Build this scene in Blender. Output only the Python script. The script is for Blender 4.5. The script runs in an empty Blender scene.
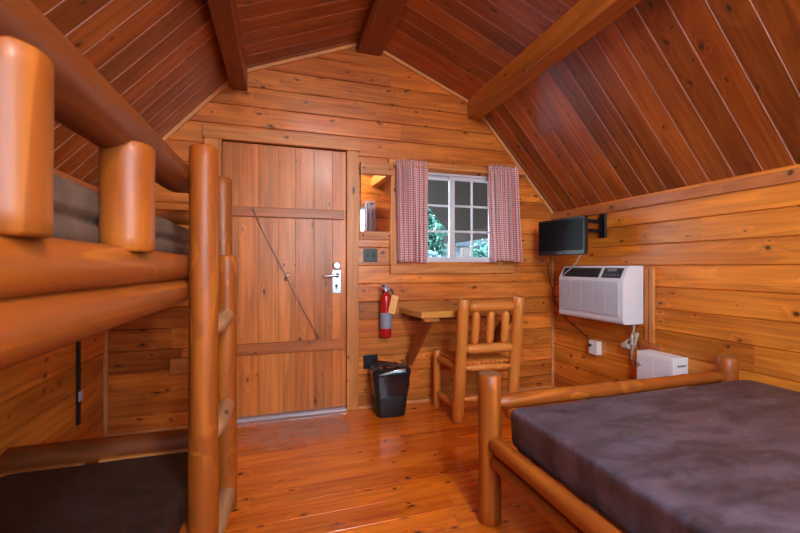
import bpy, bmesh, math, random
from mathutils import Vector, Matrix, Quaternion, noise
random.seed(7)
PI = math.pi
scene = bpy.context.scene
COL = scene.collection

# ------------------------------------------------------------------ mesh builder
class MB:
    """collects vertices and faces of one mesh object"""
    def __init__(s):
        s.v = []; s.f = []; s.m = []; s.sm = []; s.b = []
    def face(s, idx, mat=0, smooth=False, bid=0.0):
        s.f.append(tuple(idx)); s.m.append(mat); s.sm.append(smooth); s.b.append(bid)
    def box(s, x0, x1, y0, y1, z0, z1, mat=0, bid=0.0, M=None):
        n = len(s.v)
        P = [(x0,y0,z0),(x1,y0,z0),(x1,y1,z0),(x0,y1,z0),(x0,y0,z1),(x1,y0,z1),(x1,y1,z1),(x0,y1,z1)]
        if M: P = [tuple(M @ Vector(p)) for p in P]
        s.v += P
        for q in ((0,3,2,1),(4,5,6,7),(0,1,5,4),(1,2,6,5),(2,3,7,6),(3,0,4,7)):
            s.face([n+i for i in q], mat, False, bid)
    def bbox(s, x0, x1, y0, y1, z0, z1, bev=.003, mat=0, bid=0.0, seg=1, M=None, smooth=False):
        """bevelled box"""
        bm = bmesh.new(); bmesh.ops.create_cube(bm, size=1)
        for v in bm.verts:
            v.co = Vector(((x0+x1)/2 + v.co.x*(x1-x0), (y0+y1)/2 + v.co.y*(y1-y0), (z0+z1)/2 + v.co.z*(z1-z0)))
        bmesh.ops.bevel(bm, geom=list(bm.edges)+list(bm.verts), offset=bev, segments=seg, affect='EDGES', profile=.5)
        s.addbm(bm, mat, smooth, bid, M)
    def addbm(s, bm, mat=0, smooth=False, bid=0.0, M=None):
        n = len(s.v); bm.verts.ensure_lookup_table()
        for i, v in enumerate(bm.verts):
            v.index = i; s.v.append(tuple((M @ v.co) if M else v.co))
        for f in bm.faces: s.face([n+v.index for v in f.verts], mat, smooth, bid)
        bm.free()
    def lathe(s, prof, seg=24, mat=0, smooth=True, M=None, sx=1, sy=1, caps=True):
        """prof: (r, z) pairs around local Z"""
        n = len(s.v)
        for r, z in prof:
            for k in range(seg):
                a = 2*PI*k/seg; p = Vector((r*math.cos(a)*sx, r*math.sin(a)*sy, z))
                s.v.append(tuple(M @ p) if M else tuple(p))
        for i in range(len(prof)-1):
            for k in range(seg):
                k2 = (k+1) % seg
                s.face((n+i*seg+k, n+i*seg+k2, n+(i+1)*seg+k2, n+(i+1)*seg+k), mat, smooth)
        if caps:
            s.face([n+k for k in range(seg)][::-1], mat)
            s.face([n+(len(prof)-1)*seg+k for k in range(seg)], mat)
    def tube(s, pts, r, seg=8, mat=0, closed=False, sub=6):
        P = catmull(pts, sub) if sub else [Vector(p) for p in pts]
        n = len(s.v); up = Vector((.13,.21,.97)).normalized()
        N = len(P)
        for i, p in enumerate(P):
            d = (P[min(i+1, N-1)] - P[max(i-1, 0)]).normalized()
            a = d.cross(up)
            if a.length < .05: a = d.cross(Vector((1,0,0)))
            a.normalize(); b = d.cross(a).normalized(); up = -b if (-b).dot(up) > 0 else b
            for k in range(seg):
                t = 2*PI*k/seg; s.v.append(tuple(p + a*(r*math.cos(t)) + up*(r*math.sin(t))))
        for i in range(N-1):
            for k in range(seg):
                k2 = (k+1) % seg
                s.face((n+i*seg+k, n+i*seg+k2, n+(i+1)*seg+k2, n+(i+1)*seg+k), mat, True)
        s.face([n+k for k in range(seg)][::-1], mat); s.face([n+(N-1)*seg+k for k in range(seg)], mat)
    def build(s, name, mats, parent=None, M=None, fixn=True, uv=None):
        me = bpy.data.meshes.new(name)
        off = Vector((0,0,0)); pp = parent
        while pp is not None: off += Vector(pp.location); pp = pp.parent
        par_off = off.copy()
        if M is not None: off = Vector((0,0,0))
        me.from_pydata([tuple(Vector(p)-off) for p in s.v] if M is None else s.v, [], s.f)
        if not isinstance(mats, (list, tuple)): mats = [mats]
        for m in mats: me.materials.append(m)
        me.polygons.foreach_set('material_index', s.m); me.polygons.foreach_set('use_smooth', s.sm)
        at = me.attributes.new('bid', 'FLOAT', 'FACE'); at.data.foreach_set('value', s.b)
        if uv:
            l = me.uv_layers.new(name='UVMap')
            for i, lp in enumerate(me.loops): l.data[i].uv = uv[lp.vertex_index]
        if fixn:
            bm = bmesh.new(); bm.from_mesh(me); bmesh.ops.recalc_face_normals(bm, faces=bm.faces); bm.to_mesh(me); bm.free()
        o = bpy.data.objects.new(name, me); COL.objects.link(o)
        if M is not None: o.matrix_world = M
        if parent is not None:
            o.parent = parent
            if M is not None:
                o.matrix_basis = Matrix.Translation(-par_off) @ M
        return o

def catmull(pts, sub):
    P = [Vector(p) for p in pts]; out = []
    for i in range(len(P)-1):
        p0 = P[max(i-1,0)]; p1 = P[i]; p2 = P[i+1]; p3 = P[min(i+2,len(P)-1)]
        for k in range(sub):
            t = k/sub
            out.append(.5*((2*p1)+(-p0+p2)*t+(2*p0-5*p1+4*p2-p3)*t*t+(-p0+3*p1-3*p2+p3)*t**3))
    out.append(P[-1]); return out

def tag(o, label, cat, group=None):
    o['label'] = label; o['category'] = cat
    if group: o['group'] = group
    return o
def struct(o, label=None):
    o['kind'] = 'structure'
    if label: o['label'] = label
    return o
def empty(name, loc, label=None, cat=None, group=None):
    o = bpy.data.objects.new(name, None); COL.objects.link(o); o.location = loc; o.empty_display_size = .1
    if label: tag(o, label, cat, group)
    return o

# ------------------------------------------------------------------ materials
def N(nt, t, **kw):
    n = nt.nodes.new(t)
    for k, v in kw.items(): setattr(n, k, v)
    return n
def setin(nt, n, i, v):
    if hasattr(v, 'is_output') or isinstance(v, bpy.types.NodeSocket): nt.links.new(v, n.inputs[i])
    else: n.inputs[i].default_value = v
def MA(nt, op, a, b=None, c=None, clamp=False):
    n = N(nt, 'ShaderNodeMath', operation=op, use_clamp=clamp); setin(nt, n, 0, a)
    if b is not None: setin(nt, n, 1, b)
    if c is not None: setin(nt, n, 2, c)
    return n.outputs[0]
def VM(nt, op, a, b):
    n = N(nt, 'ShaderNodeVectorMath', operation=op); setin(nt, n, 0, a); setin(nt, n, 1, b); return n.outputs[0]
def MR(nt, v, a, b, c=0., d=1., smooth=True):
    n = N(nt, 'ShaderNodeMapRange'); n.interpolation_type = 'SMOOTHSTEP' if smooth else 'LINEAR'; n.clamp = True
    for i, x in enumerate((v, a, b, c, d)): setin(nt, n, i, x)
    return n.outputs[0]
def MIX(nt, f, a, b, mode='MIX'):
    n = N(nt, 'ShaderNodeMix', data_type='RGBA', blend_type=mode); setin(nt, n, 0, f)
    for i, x in ((6, a), (7, b)):
        if isinstance(x, tuple) and len(x) == 3: x = x+(1,)
        setin(nt, n, i, x)
    return n.outputs[2]
def NOISE(nt, vec, scale, detail=3, rough=.5, dist=0.):
    n = N(nt, 'ShaderNodeTexNoise'); nt.links.new(vec, n.inputs['Vector'])
    n.inputs['Scale'].default_value = scale; n.inputs['Detail'].default_value = detail
    n.inputs['Roughness'].default_value = rough; n.inputs['Distortion'].default_value = dist
    return n.outputs['Fac']
def newmat(name):
    m = bpy.data.materials.new(name); m.use_nodes = True; nt = m.node_tree
    return m, nt, nt.nodes['Principled BSDF']

def wood(name, axis, dark, light, flat=None, rough=.4, coat=.0, knot=.5, tint=.25, grain=1., bump=.15, kr=.080, red=(1.,.72,.5), fig=1.):
    m, nt, P = newmat(name)
    tc = N(nt, 'ShaderNodeTexCoord').outputs['Object']
    at = N(nt, 'ShaderNodeAttribute', attribute_name='bid').outputs['Fac']
    oi = N(nt, 'ShaderNodeObjectInfo').outputs['Random']
    cb = N(nt, 'ShaderNodeCombineXYZ')
    for i, k in enumerate((37.3, 17.7, 53.1)): nt.links.new(MA(nt, 'MULTIPLY', MA(nt, 'ADD', at, MA(nt, 'MULTIPLY', oi, 1.37)), k), cb.inputs[i])
    vec = VM(nt, 'ADD', tc, cb.outputs[0])
    def sc(along, across, fl=None):
        s = [across]*3; s[axis] = along
        if fl is not None and flat is not None: s[flat] = fl
        return tuple(s)
    # knots
    kv = VM(nt, 'MULTIPLY', vec, sc(4.6, 8.2, 0. if flat is not None else None))
    wob = N(nt, 'ShaderNodeTexNoise'); nt.links.new(kv, wob.inputs['Vector']); wob.inputs['Scale'].default_value = 1.7
    kv2 = VM(nt, 'ADD', kv, VM(nt, 'MULTIPLY', VM(nt, 'SUBTRACT', wob.outputs['Color'], (.5,.5,.5)), tuple(0. if i == flat else .45 for i in range(3))))
    vo = N(nt, 'ShaderNodeTexVoronoi')
    if flat is not None:
        vo.voronoi_dimensions = '2D'; ks = N(nt, 'ShaderNodeSeparateXYZ'); nt.links.new(kv2, ks.inputs[0]); kc = N(nt, 'ShaderNodeCombineXYZ')
        nt.links.new(ks.outputs[axis], kc.inputs[0]); nt.links.new(ks.outputs[3-axis-flat], kc.inputs[1]); kv2 = kc.outputs[0]
    nt.links.new(kv2, vo.inputs['Vector']); vo.inputs['Scale'].default_value = 1.
    sep = N(nt, 'ShaderNodeSeparateColor'); nt.links.new(vo.outputs['Color'], sep.inputs[0])
    # shrink distance per cell; cells above the threshold have no knot
    # distance measured with real proportions: re-scale the along axis a little via second voronoi
    has = MA(nt, 'LESS_THAN', sep.outputs[0], knot*1.0)
    rad = MR(nt, sep.outputs[1], 0., 1., kr*.35, kr*1.1, False)
    d = MA(nt, 'DIVIDE', vo.outputs['Distance'], rad)
    core = MA(nt, 'MULTIPLY', MR(nt, d, 1.0, .55), has)
    halo = MA(nt, 'MULTIPLY', MR(nt, d, 2.1, .8), has)
    fall = MA(nt, 'MULTIPLY', MR(nt, d, 5.5, .5), has)
    # grain
    g1 = NOISE(nt, VM(nt, 'MULTIPLY', vec, sc(1.3, 42.)), 1., 4, .6)
    ph = NOISE(nt, VM(nt, 'MULTIPLY', vec, sc(.55, 5.5)), 1., 2, .45)
    ph = MA(nt, 'ADD', MA(nt, 'MULTIPLY', ph, 9.*fig), MA(nt, 'MULTIPLY', fall, 1.1))
    fr = MA(nt, 'FRACT', ph)
    ring = MA(nt, 'MULTIPLY', MR(nt, fr, 0., .8), MR(nt, fr, 1., .86))
    patch = NOISE(nt, VM(nt, 'MULTIPLY', vec, sc(1.2, 4.)), 1., 2, .5)
    f = MA(nt, 'ADD', MA(nt, 'MULTIPLY', g1, 1.0*grain), MA(nt, 'MULTIPLY', ring, -.17 if flat is not None else -.36))
    f = MA(nt, 'ADD', f, MA(nt, 'MULTIPLY', MA(nt, 'SUBTRACT', patch, .5), .9))
    f = MR(nt, f, .12, .72, 0., 1., False)
    col = MIX(nt, f, dark, light)
    wn = N(nt, 'ShaderNodeTexWhiteNoise', noise_dimensions='1D'); nt.links.new(MA(nt, 'MULTIPLY', MA(nt, 'ADD', at, oi), 91.7), wn.inputs['W'])
    val = MR(nt, wn.outputs['Value'], 0., 1., 1.-tint, 1.+tint*.6, False)
    cc = N(nt, 'ShaderNodeCombineColor')
    for i in range(3): nt.links.new(val, cc.inputs[i])
    col = MIX(nt, 1., col, cc.outputs[0], 'MULTIPLY')
    w2 = N(nt, 'ShaderNodeSeparateColor'); nt.links.new(wn.outputs['Color'], w2.inputs[0])
    col = MIX(nt, MA(nt, 'MULTIPLY', w2.outputs[1], tint*1.6), col, MIX(nt, 1., col, red, 'MULTIPLY'))
    col = MIX(nt, MA(nt, 'MULTIPLY', halo, .45), col, tuple(c*.42 for c in dark))
    col = MIX(nt, MA(nt, 'MULTIPLY', core, .93), col, (.055,.018,.008))
    nt.links.new(col, P.inputs['Base Color'])
    P.inputs['Roughness'].default_value = rough
    nt.links.new(MR(nt, g1, .2, .8, rough*1.15, rough*.85, False), P.inputs['Roughness'])
    P.inputs['Coat Weight'].default_value = coat; P.inputs['Coat Roughness'].default_value = .18
    bp = N(nt, 'ShaderNodeBump'); bp.inputs['Strength'].default_value = bump; bp.inputs['Distance'].default_value = .004
    nt.links.new(MA(nt, 'SUBTRACT', MA(nt, 'ADD', g1, MA(nt, 'MULTIPLY', ring, .25)), core), bp.inputs['Height'])
    nt.links.new(bp.outputs[0], P.inputs['Normal'])
    m['col'] = 1
    return m, nt, P, col, tc

def plain(name, col, rough=.5, metal=0., noise_amt=.0, nscale=20, coat=0., spec=.5, bump=0.):
    m, nt, P = newmat(name)
    tc = N(nt, 'ShaderNodeTexCoord').outputs['Object']
    nz = NOISE(nt, tc, nscale, 4, .55)
    a = tuple(c*(1-noise_amt) for c in col); b = tuple(min(1, c*(1+noise_amt)) for c in col)
    nt.links.new(MIX(nt, nz, a, b), P.inputs['Base Color'])
    P.inputs['Roughness'].default_value = rough; P.inputs['Metallic'].default_value = metal
    P.inputs['Coat Weight'].default_value = coat; P.inputs['Specular IOR Level'].default_value = spec
    if bump:
        bp = N(nt, 'ShaderNodeBump'); bp.inputs['Strength'].default_value = bump; bp.inputs['Distance'].default_value = .005
        nt.links.new(nz, bp.inputs['Height']); nt.links.new(bp.outputs[0], P.inputs['Normal'])
    return m

WD, WL = (.44,.115,.015), (.88,.325,.052)
M_back = wood('pine_back', 0, WD, WL, flat=1, rough=.36, coat=.2, knot=.62, tint=.26)[0]
M_side = wood('pine_side', 1, (.44,.12,.011), (.88,.335,.040), flat=0, rough=.38, coat=.12, knot=.6, tint=.22)[0]
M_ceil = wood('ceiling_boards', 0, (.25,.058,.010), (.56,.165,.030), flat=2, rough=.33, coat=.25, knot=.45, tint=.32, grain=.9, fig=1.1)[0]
M_glint = plain('painted_groove_glint', (.50,.25,.19), .4, 0, .5, 6)  # groove highlights painted as a paler colour on the ceiling bevels
M_trimX = wood('trim_wood_x', 0, (.44,.14,.028), (.76,.32,.085), flat=1, rough=.42, knot=.3, tint=.1)[0]
M_trimZ = wood('trim_wood_z', 2, (.48,.17,.035), (.78,.35,.10), flat=1, rough=.42, knot=.3, tint=.1)[0]
M_trimY = wood('trim_wood_y', 1, (.40,.12,.03), (.64,.23,.07), flat=0, rough=.42, knot=.3, tint=.1)[0]
M_door = wood('door_boards', 2, (.42,.125,.020), (.80,.285,.060), flat=1, rough=.4, coat=.1, knot=.38, tint=.2, fig=.7)[0]
M_doorX = wood('door_battens', 0, (.34,.095,.022), (.60,.20,.055), flat=1, rough=.4, knot=.3, tint=.1)[0]
M_log = wood('varnished_log', 2, (.33,.080,.007), (.76,.245,.022), flat=None, rough=.46, coat=.08, knot=.38, tint=.12, grain=.5, bump=.05, kr=.13, fig=.7)[0]
M_logshade = wood('shaded_log', 2, (.18,.042,.006), (.38,.105,.014), flat=None, rough=.5, knot=.3, tint=.1, grain=.5, bump=.05, kr=.13, fig=.7)[0]  # darker log copy, shade painted in for guard rail and lower end rail
M_logp = wood('pale_log', 2, (.72,.24,.038), (.96,.43,.10), flat=None, rough=.42, coat=.1, knot=.3, tint=.12, grain=.45, bump=.05, kr=.12, fig=.45)[0]
M_rung = wood('peeled_rung', 2, (.42,.21,.09), (.68,.40,.20), flat=None, rough=.5, knot=.2, tint=.1, grain=.5, bump=.05, fig=.5)[0]
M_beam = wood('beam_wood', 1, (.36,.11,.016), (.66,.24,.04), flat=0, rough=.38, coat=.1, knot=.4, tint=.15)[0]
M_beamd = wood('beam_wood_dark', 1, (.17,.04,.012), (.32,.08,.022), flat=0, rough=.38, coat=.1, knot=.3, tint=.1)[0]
M_desk = wood('desk_wood', 0, (.62,.26,.04), (.88,.44,.10), flat=2, rough=.28, coat=.4, knot=.4, tint=.08)[0]
M_dark = wood('brace_wood', 2, (.22,.045,.012), (.36,.085,.022), flat=1, rough=.4, knot=.3, tint=.1)[0]
def end_mat():
    m, nt, P = newmat('log_end_grain')
    tc = N(nt, 'ShaderNodeTexCoord').outputs['Object']
    w = N(nt, 'ShaderNodeTexWave', wave_type='RINGS', rings_direction='Z'); nt.links.new(tc, w.inputs['Vector'])
    w.inputs['Scale'].default_value = 60; w.inputs['Distortion'].default_value = 2; w.inputs['Detail'].default_value = 2
    nt.links.new(MIX(nt, w.outputs['Fac'], (.24,.10,.04), (.36,.17,.075)), P.inputs['Base Color']); P.inputs['Roughness'].default_value = .5
    return m
M_end = end_mat()
# floor: worn grey patch by the door is part of the boards
def floor_mat():
    m, nt, P, col, tc = wood('floor_boards', 0, (.55,.10,.006), (.95,.27,.016), flat=2, rough=.27, coat=.2, knot=.55, tint=.09, grain=1., bump=.04, kr=.085)
    sp = N(nt, 'ShaderNodeSeparateXYZ'); nt.links.new(tc, sp.inputs[0])
    nz = NOISE(nt, tc, 5., 5, .65); n2 = NOISE(nt, VM(nt, 'MULTIPLY', tc, (3.,14.,1.)), 2.5, 6, .7)
    mx = MA(nt, 'MULTIPLY', MR(nt, MA(nt, 'ADD', sp.outputs[0], MA(nt, 'MULTIPLY', nz, .5)), -.1, .25), MR(nt, MA(nt, 'ADD', sp.outputs[0], MA(nt, 'MULTIPLY', nz, .1)), .52, .49))
    my = MA(nt, 'MULTIPLY', MR(nt, MA(nt, 'ADD', sp.outputs[1], MA(nt, 'MULTIPLY', nz, .3)), 2.60, 2.80), 1.)
    k = MA(nt, 'MULTIPLY', MA(nt, 'MULTIPLY', mx, my), MR(nt, n2, .36, .60))
    c2 = MIX(nt, MA(nt, 'MULTIPLY', k, .95), col, (.46,.31,.24)); nt.links.new(c2, P.inputs['Base Color'])
    nt.links.new(MR(nt, k, 0., 1., .24, .6), P.inputs['Roughness'])
    nt.links.new(MR(nt, k, 0., 1., .35, .0), P.inputs['Coat Weight'])
    return m
M_floor = floor_mat()
def leather(name, a, b, c, rough=.5, sc=3.):
    m, nt, P = newmat(name)
    tc = N(nt, 'ShaderNodeTexCoord').outputs['Object']
    n1 = NOISE(nt, VM(nt, 'MULTIPLY', tc, (1.,2.2,1.)), sc, 6, .65, .4); n2 = NOISE(nt, tc, sc*7, 5, .6); n3 = NOISE(nt, VM(nt, 'MULTIPLY', tc, (1.2,3.,1.)), sc*.6, 3, .6, 1.)
    col = MIX(nt, MR(nt, n1, .35, .68), a, b); col = MIX(nt, MA(nt, 'MULTIPLY', MR(nt, n3, .5, .72), .5), col, c)
    col = MIX(nt, MA(nt, 'MULTIPLY', MR(nt, n2, .5, .75), .35), col, tuple(x*1.5 for x in b))
    nt.links.new(col, P.inputs['Base Color']); nt.links.new(MR(nt, n2, .3, .7, rough*.85, rough*1.2), P.inputs['Roughness'])
    bp = N(nt, 'ShaderNodeBump'); bp.inputs['Strength'].default_value = .25; bp.inputs['Distance'].default_value = .004
    nt.links.new(MA(nt, 'ADD', n1, MA(nt, 'MULTIPLY', n2, .4)), bp.inputs['Height']); nt.links.new(bp.outputs[0], P.inputs['Normal'])
    return m
M_matt = leather('mottled_vinyl', (.050,.036,.044), (.120,.095,.125), (.135,.075,.07), .45, 4.5)
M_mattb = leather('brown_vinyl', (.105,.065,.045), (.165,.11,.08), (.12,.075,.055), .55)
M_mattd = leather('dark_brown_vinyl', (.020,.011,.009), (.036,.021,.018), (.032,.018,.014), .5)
M_black = plain('black_plastic', (.012,.012,.013), .35)
M_screen = plain('tv_screen', (.006,.006,.007), .45, spec=.15)
M_blackm = plain('black_metal', (.02,.02,.024), .4, .6)
M_bag = plain('black_bag_film', (.014,.014,.018), .22, 0, .2, 30, coat=.5)
M_white = plain('white_plastic', (.90,.91,.93), .45, 0, .02)
M_acw = plain('ac_white', (.76,.80,.88), .45, 0, .02)
M_acg = plain('ac_grille_grey', (.46,.51,.60), .5)
M_acl = plain('ac_louvre', (.68,.73,.83), .45)
M_acd = plain('ac_dark', (.035,.038,.045), .4)
M_grey = plain('grey_print', (.25,.27,.32), .5)
M_vinyl = plain('window_vinyl', (.66,.68,.74), .4)
M_cord = plain('cream_cord', (.55,.50,.42), .5)
M_chrome = plain('brushed_metal', (.50,.50,.53), .28, 1.)
M_steel = plain('cable_steel', (.42,.34,.28), .4, .7)
M_alu = plain('aluminium_sill', (.62,.64,.72), .35, .5, .08, 12)
M_red = plain('red_enamel', (.50,.010,.012), .25, 0, 0, coat=.4)
M_label = plain('grey_label', (.26,.30,.40), .45, 0, .25, 90)
M_tag = plain('paper_tag', (.95,.55,.20), .7, 0, .1, 60)
M_tagp = plain('tag_print', (.5,.2,.08), .7)
M_screw = plain('screw_head', (.06,.035,.02), .4, .6)
M_bin = plain('bin_plastic', (.014,.014,.016), .45)
M_ltrim = plain('pale_trim', (.72,.34,.12), .5, 0, .15, 30)
M_conc = plain('gravel', (.10,.115,.12), .9, 0, .35, 14)
M_porch = plain('porch_dark_wood', (.030,.019,.014), .9, 0, .3, 9, spec=.1)
M_shed = plain('shed_grey_wood', (.055,.065,.08), .8, 0, .25, 8)
M_shedr = plain('shed_roof', (.03,.034,.04), .9, 0, .25, 8)
M_post = plain('porch_post_wood', (.05,.028,.018), .7, 0, .25, 10)
M_bark = plain('bark', (.08,.055,.04), .9, 0, .3, 15)
def gingham(name, red, white):
    m, nt, P = newmat(name)
    uv = N(nt, 'ShaderNodeUVMap').outputs['UV']; sp = N(nt, 'ShaderNodeSeparateXYZ'); nt.links.new(uv, sp.inputs[0])
    def stripe(s, p):
        return MR(nt, MA(nt, 'ABSOLUTE', MA(nt, 'SUBTRACT', MA(nt, 'FRACT', MA(nt, 'DIVIDE', s, p)), .5)), .20, .30)
    a = stripe(sp.outputs[0], .020); b = stripe(sp.outputs[1], .018)
    f = MA(nt, 'MULTIPLY', MA(nt, 'ADD', a, b), .5)
    nt.links.new(MIX(nt, f, white, red), P.inputs['Base Color']); P.inputs['Roughness'].default_value = .85
    P.inputs['Sheen Weight'].default_value = .2
    return m
M_ging = gingham('red_gingham', (.40,.022,.036), (.80,.68,.68))
M_purple = gingham('striped_curtain_cloth', (.12,.08,.16), (.85,.82,.85))
def leafmat(name, a, b):
    m, nt, P = newmat(name)
    tc = N(nt, 'ShaderNodeTexCoord').outputs['Object']
    nt.links.new(MIX(nt, NOISE(nt, tc, 1.4, 4), a, b), P.inputs['Base Color']); P.inputs['Roughness'].default_value = .45
    P.inputs['Subsurface Weight'].default_value = 0
    return m
M_leaf = leafmat('leaves', (.008,.05,.032), (.045,.14,.095))
M_leaf2 = leafmat('pale_leaves', (.06,.11,.115), (.17,.26,.26))
def glassmat():
    m = bpy.data.materials.new('window_glass'); m.use_nodes = True; nt = m.node_tree; nt.nodes.clear()
    o = N(nt, 'ShaderNodeOutputMaterial'); t = N(nt, 'ShaderNodeBsdfTransparent'); g = N(nt, 'ShaderNodeBsdfGlossy'); g.inputs['Roughness'].default_value = .02
    t.inputs[0].default_value = (.93,.96,.96,1)
    f = N(nt, 'ShaderNodeFresnel'); f.inputs[0].default_value = 1.22; mx = N(nt, 'ShaderNodeMixShader')
    nt.links.new(f.outputs[0], mx.inputs[0]); nt.links.new(t.outputs[0], mx.inputs[1]); nt.links.new(g.outputs[0], mx.inputs[2]); nt.links.new(mx.outputs[0], o.inputs[0])
    return m
M_glass = glassmat()
def mirrormat():
    m, nt, P = newmat('mirror_glass')
    P.inputs['Base Color'].default_value = (.93,.93,.93,1); P.inputs['Metallic'].default_value = 1; P.inputs['Roughness'].default_value = .03
    return m
M_mirror = mirrormat()
def emis(name, col, s):
    m, nt, P = newmat(name)
    P.inputs['Base Color'].default_value = (.8,.8,.8,1); P.inputs['Emission Color'].default_value = col+(1,); P.inputs['Emission Strength'].default_value = s
    return m
M_addlamp = emis('added_lamp_globe', (.93,.96,1.), 80.)  # glow of the lamp added behind the camera

# ------------------------------------------------------------------ room
XL, XR, YB, YR = -1.10, 2.42, 3.00, -.75
XC = .66; ZE = 1.62; XB = .95; ZB = 2.52; ZRD = 2.905
def gable(z, pad=.02):
    """x extent of the room at height z (pad reaches into the ceiling boards)"""
    if z <= ZE: h = (XR-XL)/2
    elif z <= ZB: h = (XR-XL)/2 + (XB-(XR-XL)/2)*(z-ZE)/(ZB-ZE)
    else: h = max(.001, XB*(1-(z-ZB)/(ZRD-ZB)))
    return h+pad
def planks(name, mp, mat, lv0, lv1, pitch, off, extent, opens=(), depth=.09, gv=.010, bv=.0055, extra=(), joints=0, var=0., gm=0):
    """a surface of boards with V grooves. mp(u, level, d) -> point, d = depth behind the face"""
    mb = MB(); seams = []
    k = math.floor((lv0-off)/pitch)
    while off+k*pitch < lv1+pitch:
        s = off+k*pitch + (random.uniform(-var, var) if var else 0)
        if lv0+.02 < s < lv1-.02: seams.append(s)
        k += 1
    L = [(lv0,0),(lv1,0)]
    for s in seams: L += [(s-bv,0),(s,gv),(s+bv,0)]
    for e in list(extra)+[z for o in opens for z in (o[2],o[3])]:
        if lv0 < e < lv1 and all(abs(e-s) > bv for s in seams): L.append((e,0))
        elif lv0 < e < lv1: L.append((e,gv*.5))
    L.sort()
    row_ids = {}
    for i in range(len(L)-1):
        (a, da), (b, db) = L[i], L[i+1]
        if b-a < 1e-5: continue
        mid = (a+b)/2; row = sum(1 for s in seams if s < mid)
        if row not in row_ids:
            u0, u1 = extent(mid); cuts = sorted(random.uniform(u0+.3, u1-.3) for _ in range(joints)) if joints else []
            row_ids[row] = (random.random(), cuts)
        rb, cuts = row_ids[row]
        ea, eb = extent(a+1e-4), extent(b-1e-4)
        segs = [(ea[0], ea[1], eb[0], eb[1])]
        for (ox0, ox1, oz0, oz1) in opens:
            if oz0-1e-4 <= mid <= oz1+1e-4:
                ns = []
                for (p, q, r, t) in segs:
                    if p < ox0: ns.append((p, min(q,ox0), r, min(t,ox0)))
                    if q > ox1: ns.append((max(p,ox1), q, max(r,ox1), t))
                segs = ns
        fin = []
        for j, (p, q, r, t) in enumerate(segs):
            c = [x for x in cuts if max(p,r)+.1 < x < min(q,t)-.1]
            ed = [(p,r)]+[(x,x) for x in c]+[(q,t)]
            for m_ in range(len(ed)-1): fin.append((ed[m_][0], ed[m_+1][0], ed[m_][1], ed[m_+1][1], (rb+.37*m_+.21*j) % 1))
        for (p, q, r, t, bid) in fin:
            n = len(mb.v)
            mb.v += [mp(p,a,da), mp(q,a,da), mp(t,b,db), mp(r,b,db), mp(p,a,depth), mp(q,a,depth), mp(t,b,depth), mp(r,b,depth)]
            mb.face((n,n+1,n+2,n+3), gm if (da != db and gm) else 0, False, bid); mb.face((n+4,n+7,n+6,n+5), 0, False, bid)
            mb.face((n,n+3,n+7,n+4), 0, False, bid); mb.face((n+1,n+5,n+6,n+2), 0, False, bid)
    return mb
DO = (-.393, .497, 0., 2.03); WO = (.90, 1.82, 1.157, 1.915)
ext = lambda z: (XC-gable(z), XC+gable(z))
w = planks('w', lambda u,z,d: (u, YB+d, z), M_back, 0, ZRD, .144, .12, ext, (DO, WO), extra=(ZE, ZB), joints=1)
struct(w.build('wall_back', M_back, fixn=False), 'back wall of horizontal pine boards with the door and window')
WR = (.0, 1.47, 1.05, 2.04)  # rear window opening, added and widened to light the room
w = planks('w', lambda u,z,d: (u, YR-d, z), M_back, 0, ZRD, .144, .12, ext, (WR,), extra=(ZE, ZB), joints=1)
struct(w.build('wall_rear', M_back, fixn=False), 'gable wall behind the camera')
w = planks('w', lambda u,z,d: (XL-d, u, z), M_side, 0, ZE+.05, .144, .12, lambda z: (YR, YB))
struct(w.build('wall_left', M_side, fixn=False), 'low left wall of horizontal boards')
w = planks('w', lambda u,z,d: (XR+d, u, z), M_side, 0, ZE+.05, .144, .12, lambda z: (YR, YB), joints=1)
struct(w.build('wall_right', M_side, fixn=False), 'low right wall of horizontal boards with the air conditioner')
w = planks('w', lambda u,y,d: (u, y, -d), M_floor, YR, YB+.1, .135, .02, lambda z: (XL, XR), gv=.0012, bv=.0012, joints=1)
struct(w.build('floor', M_floor, fixn=False), 'glossy red-orange plank floor')
def slope(p, q, label, off):
    """ceiling slope from p=(x,z) down to q=(x,z): local x down the slope, y along the room, z into the room"""
    p = Vector((p[0],0,p[1])); q = Vector((q[0],0,q[1])); d = q-p; Ls = d.length; dx = d.normalized()
    up = Vector((0,1,0)); nz = dx.cross(up)
    if nz.z > 0: nz = -nz
    yy = nz.cross(dx)
    sg = 1 if yy.y > 0 else -1
    M = Matrix(((dx.x, yy.x, nz.x, p.x),(dx.y, yy.y, nz.y, 0),(dx.z, yy.z, nz.z, p.z),(0,0,0,1)))
    y0, y1 = (YR, YB) if sg > 0 else (-YB, -YR)
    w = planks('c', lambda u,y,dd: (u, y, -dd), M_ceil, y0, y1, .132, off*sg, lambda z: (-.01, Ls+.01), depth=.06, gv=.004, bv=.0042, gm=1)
    o = w.build('ceiling', [M_ceil, M_glint], fixn=False, M=M); struct(o, label); return o
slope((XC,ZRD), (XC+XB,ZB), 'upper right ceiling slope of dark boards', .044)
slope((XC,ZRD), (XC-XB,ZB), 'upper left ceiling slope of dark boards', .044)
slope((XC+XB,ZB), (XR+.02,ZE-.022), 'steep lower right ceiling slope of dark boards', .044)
slope((XC-XB,ZB), (XL-.02,ZE-.022), 'steep lower left ceiling slope of dark boards', .044)

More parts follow.
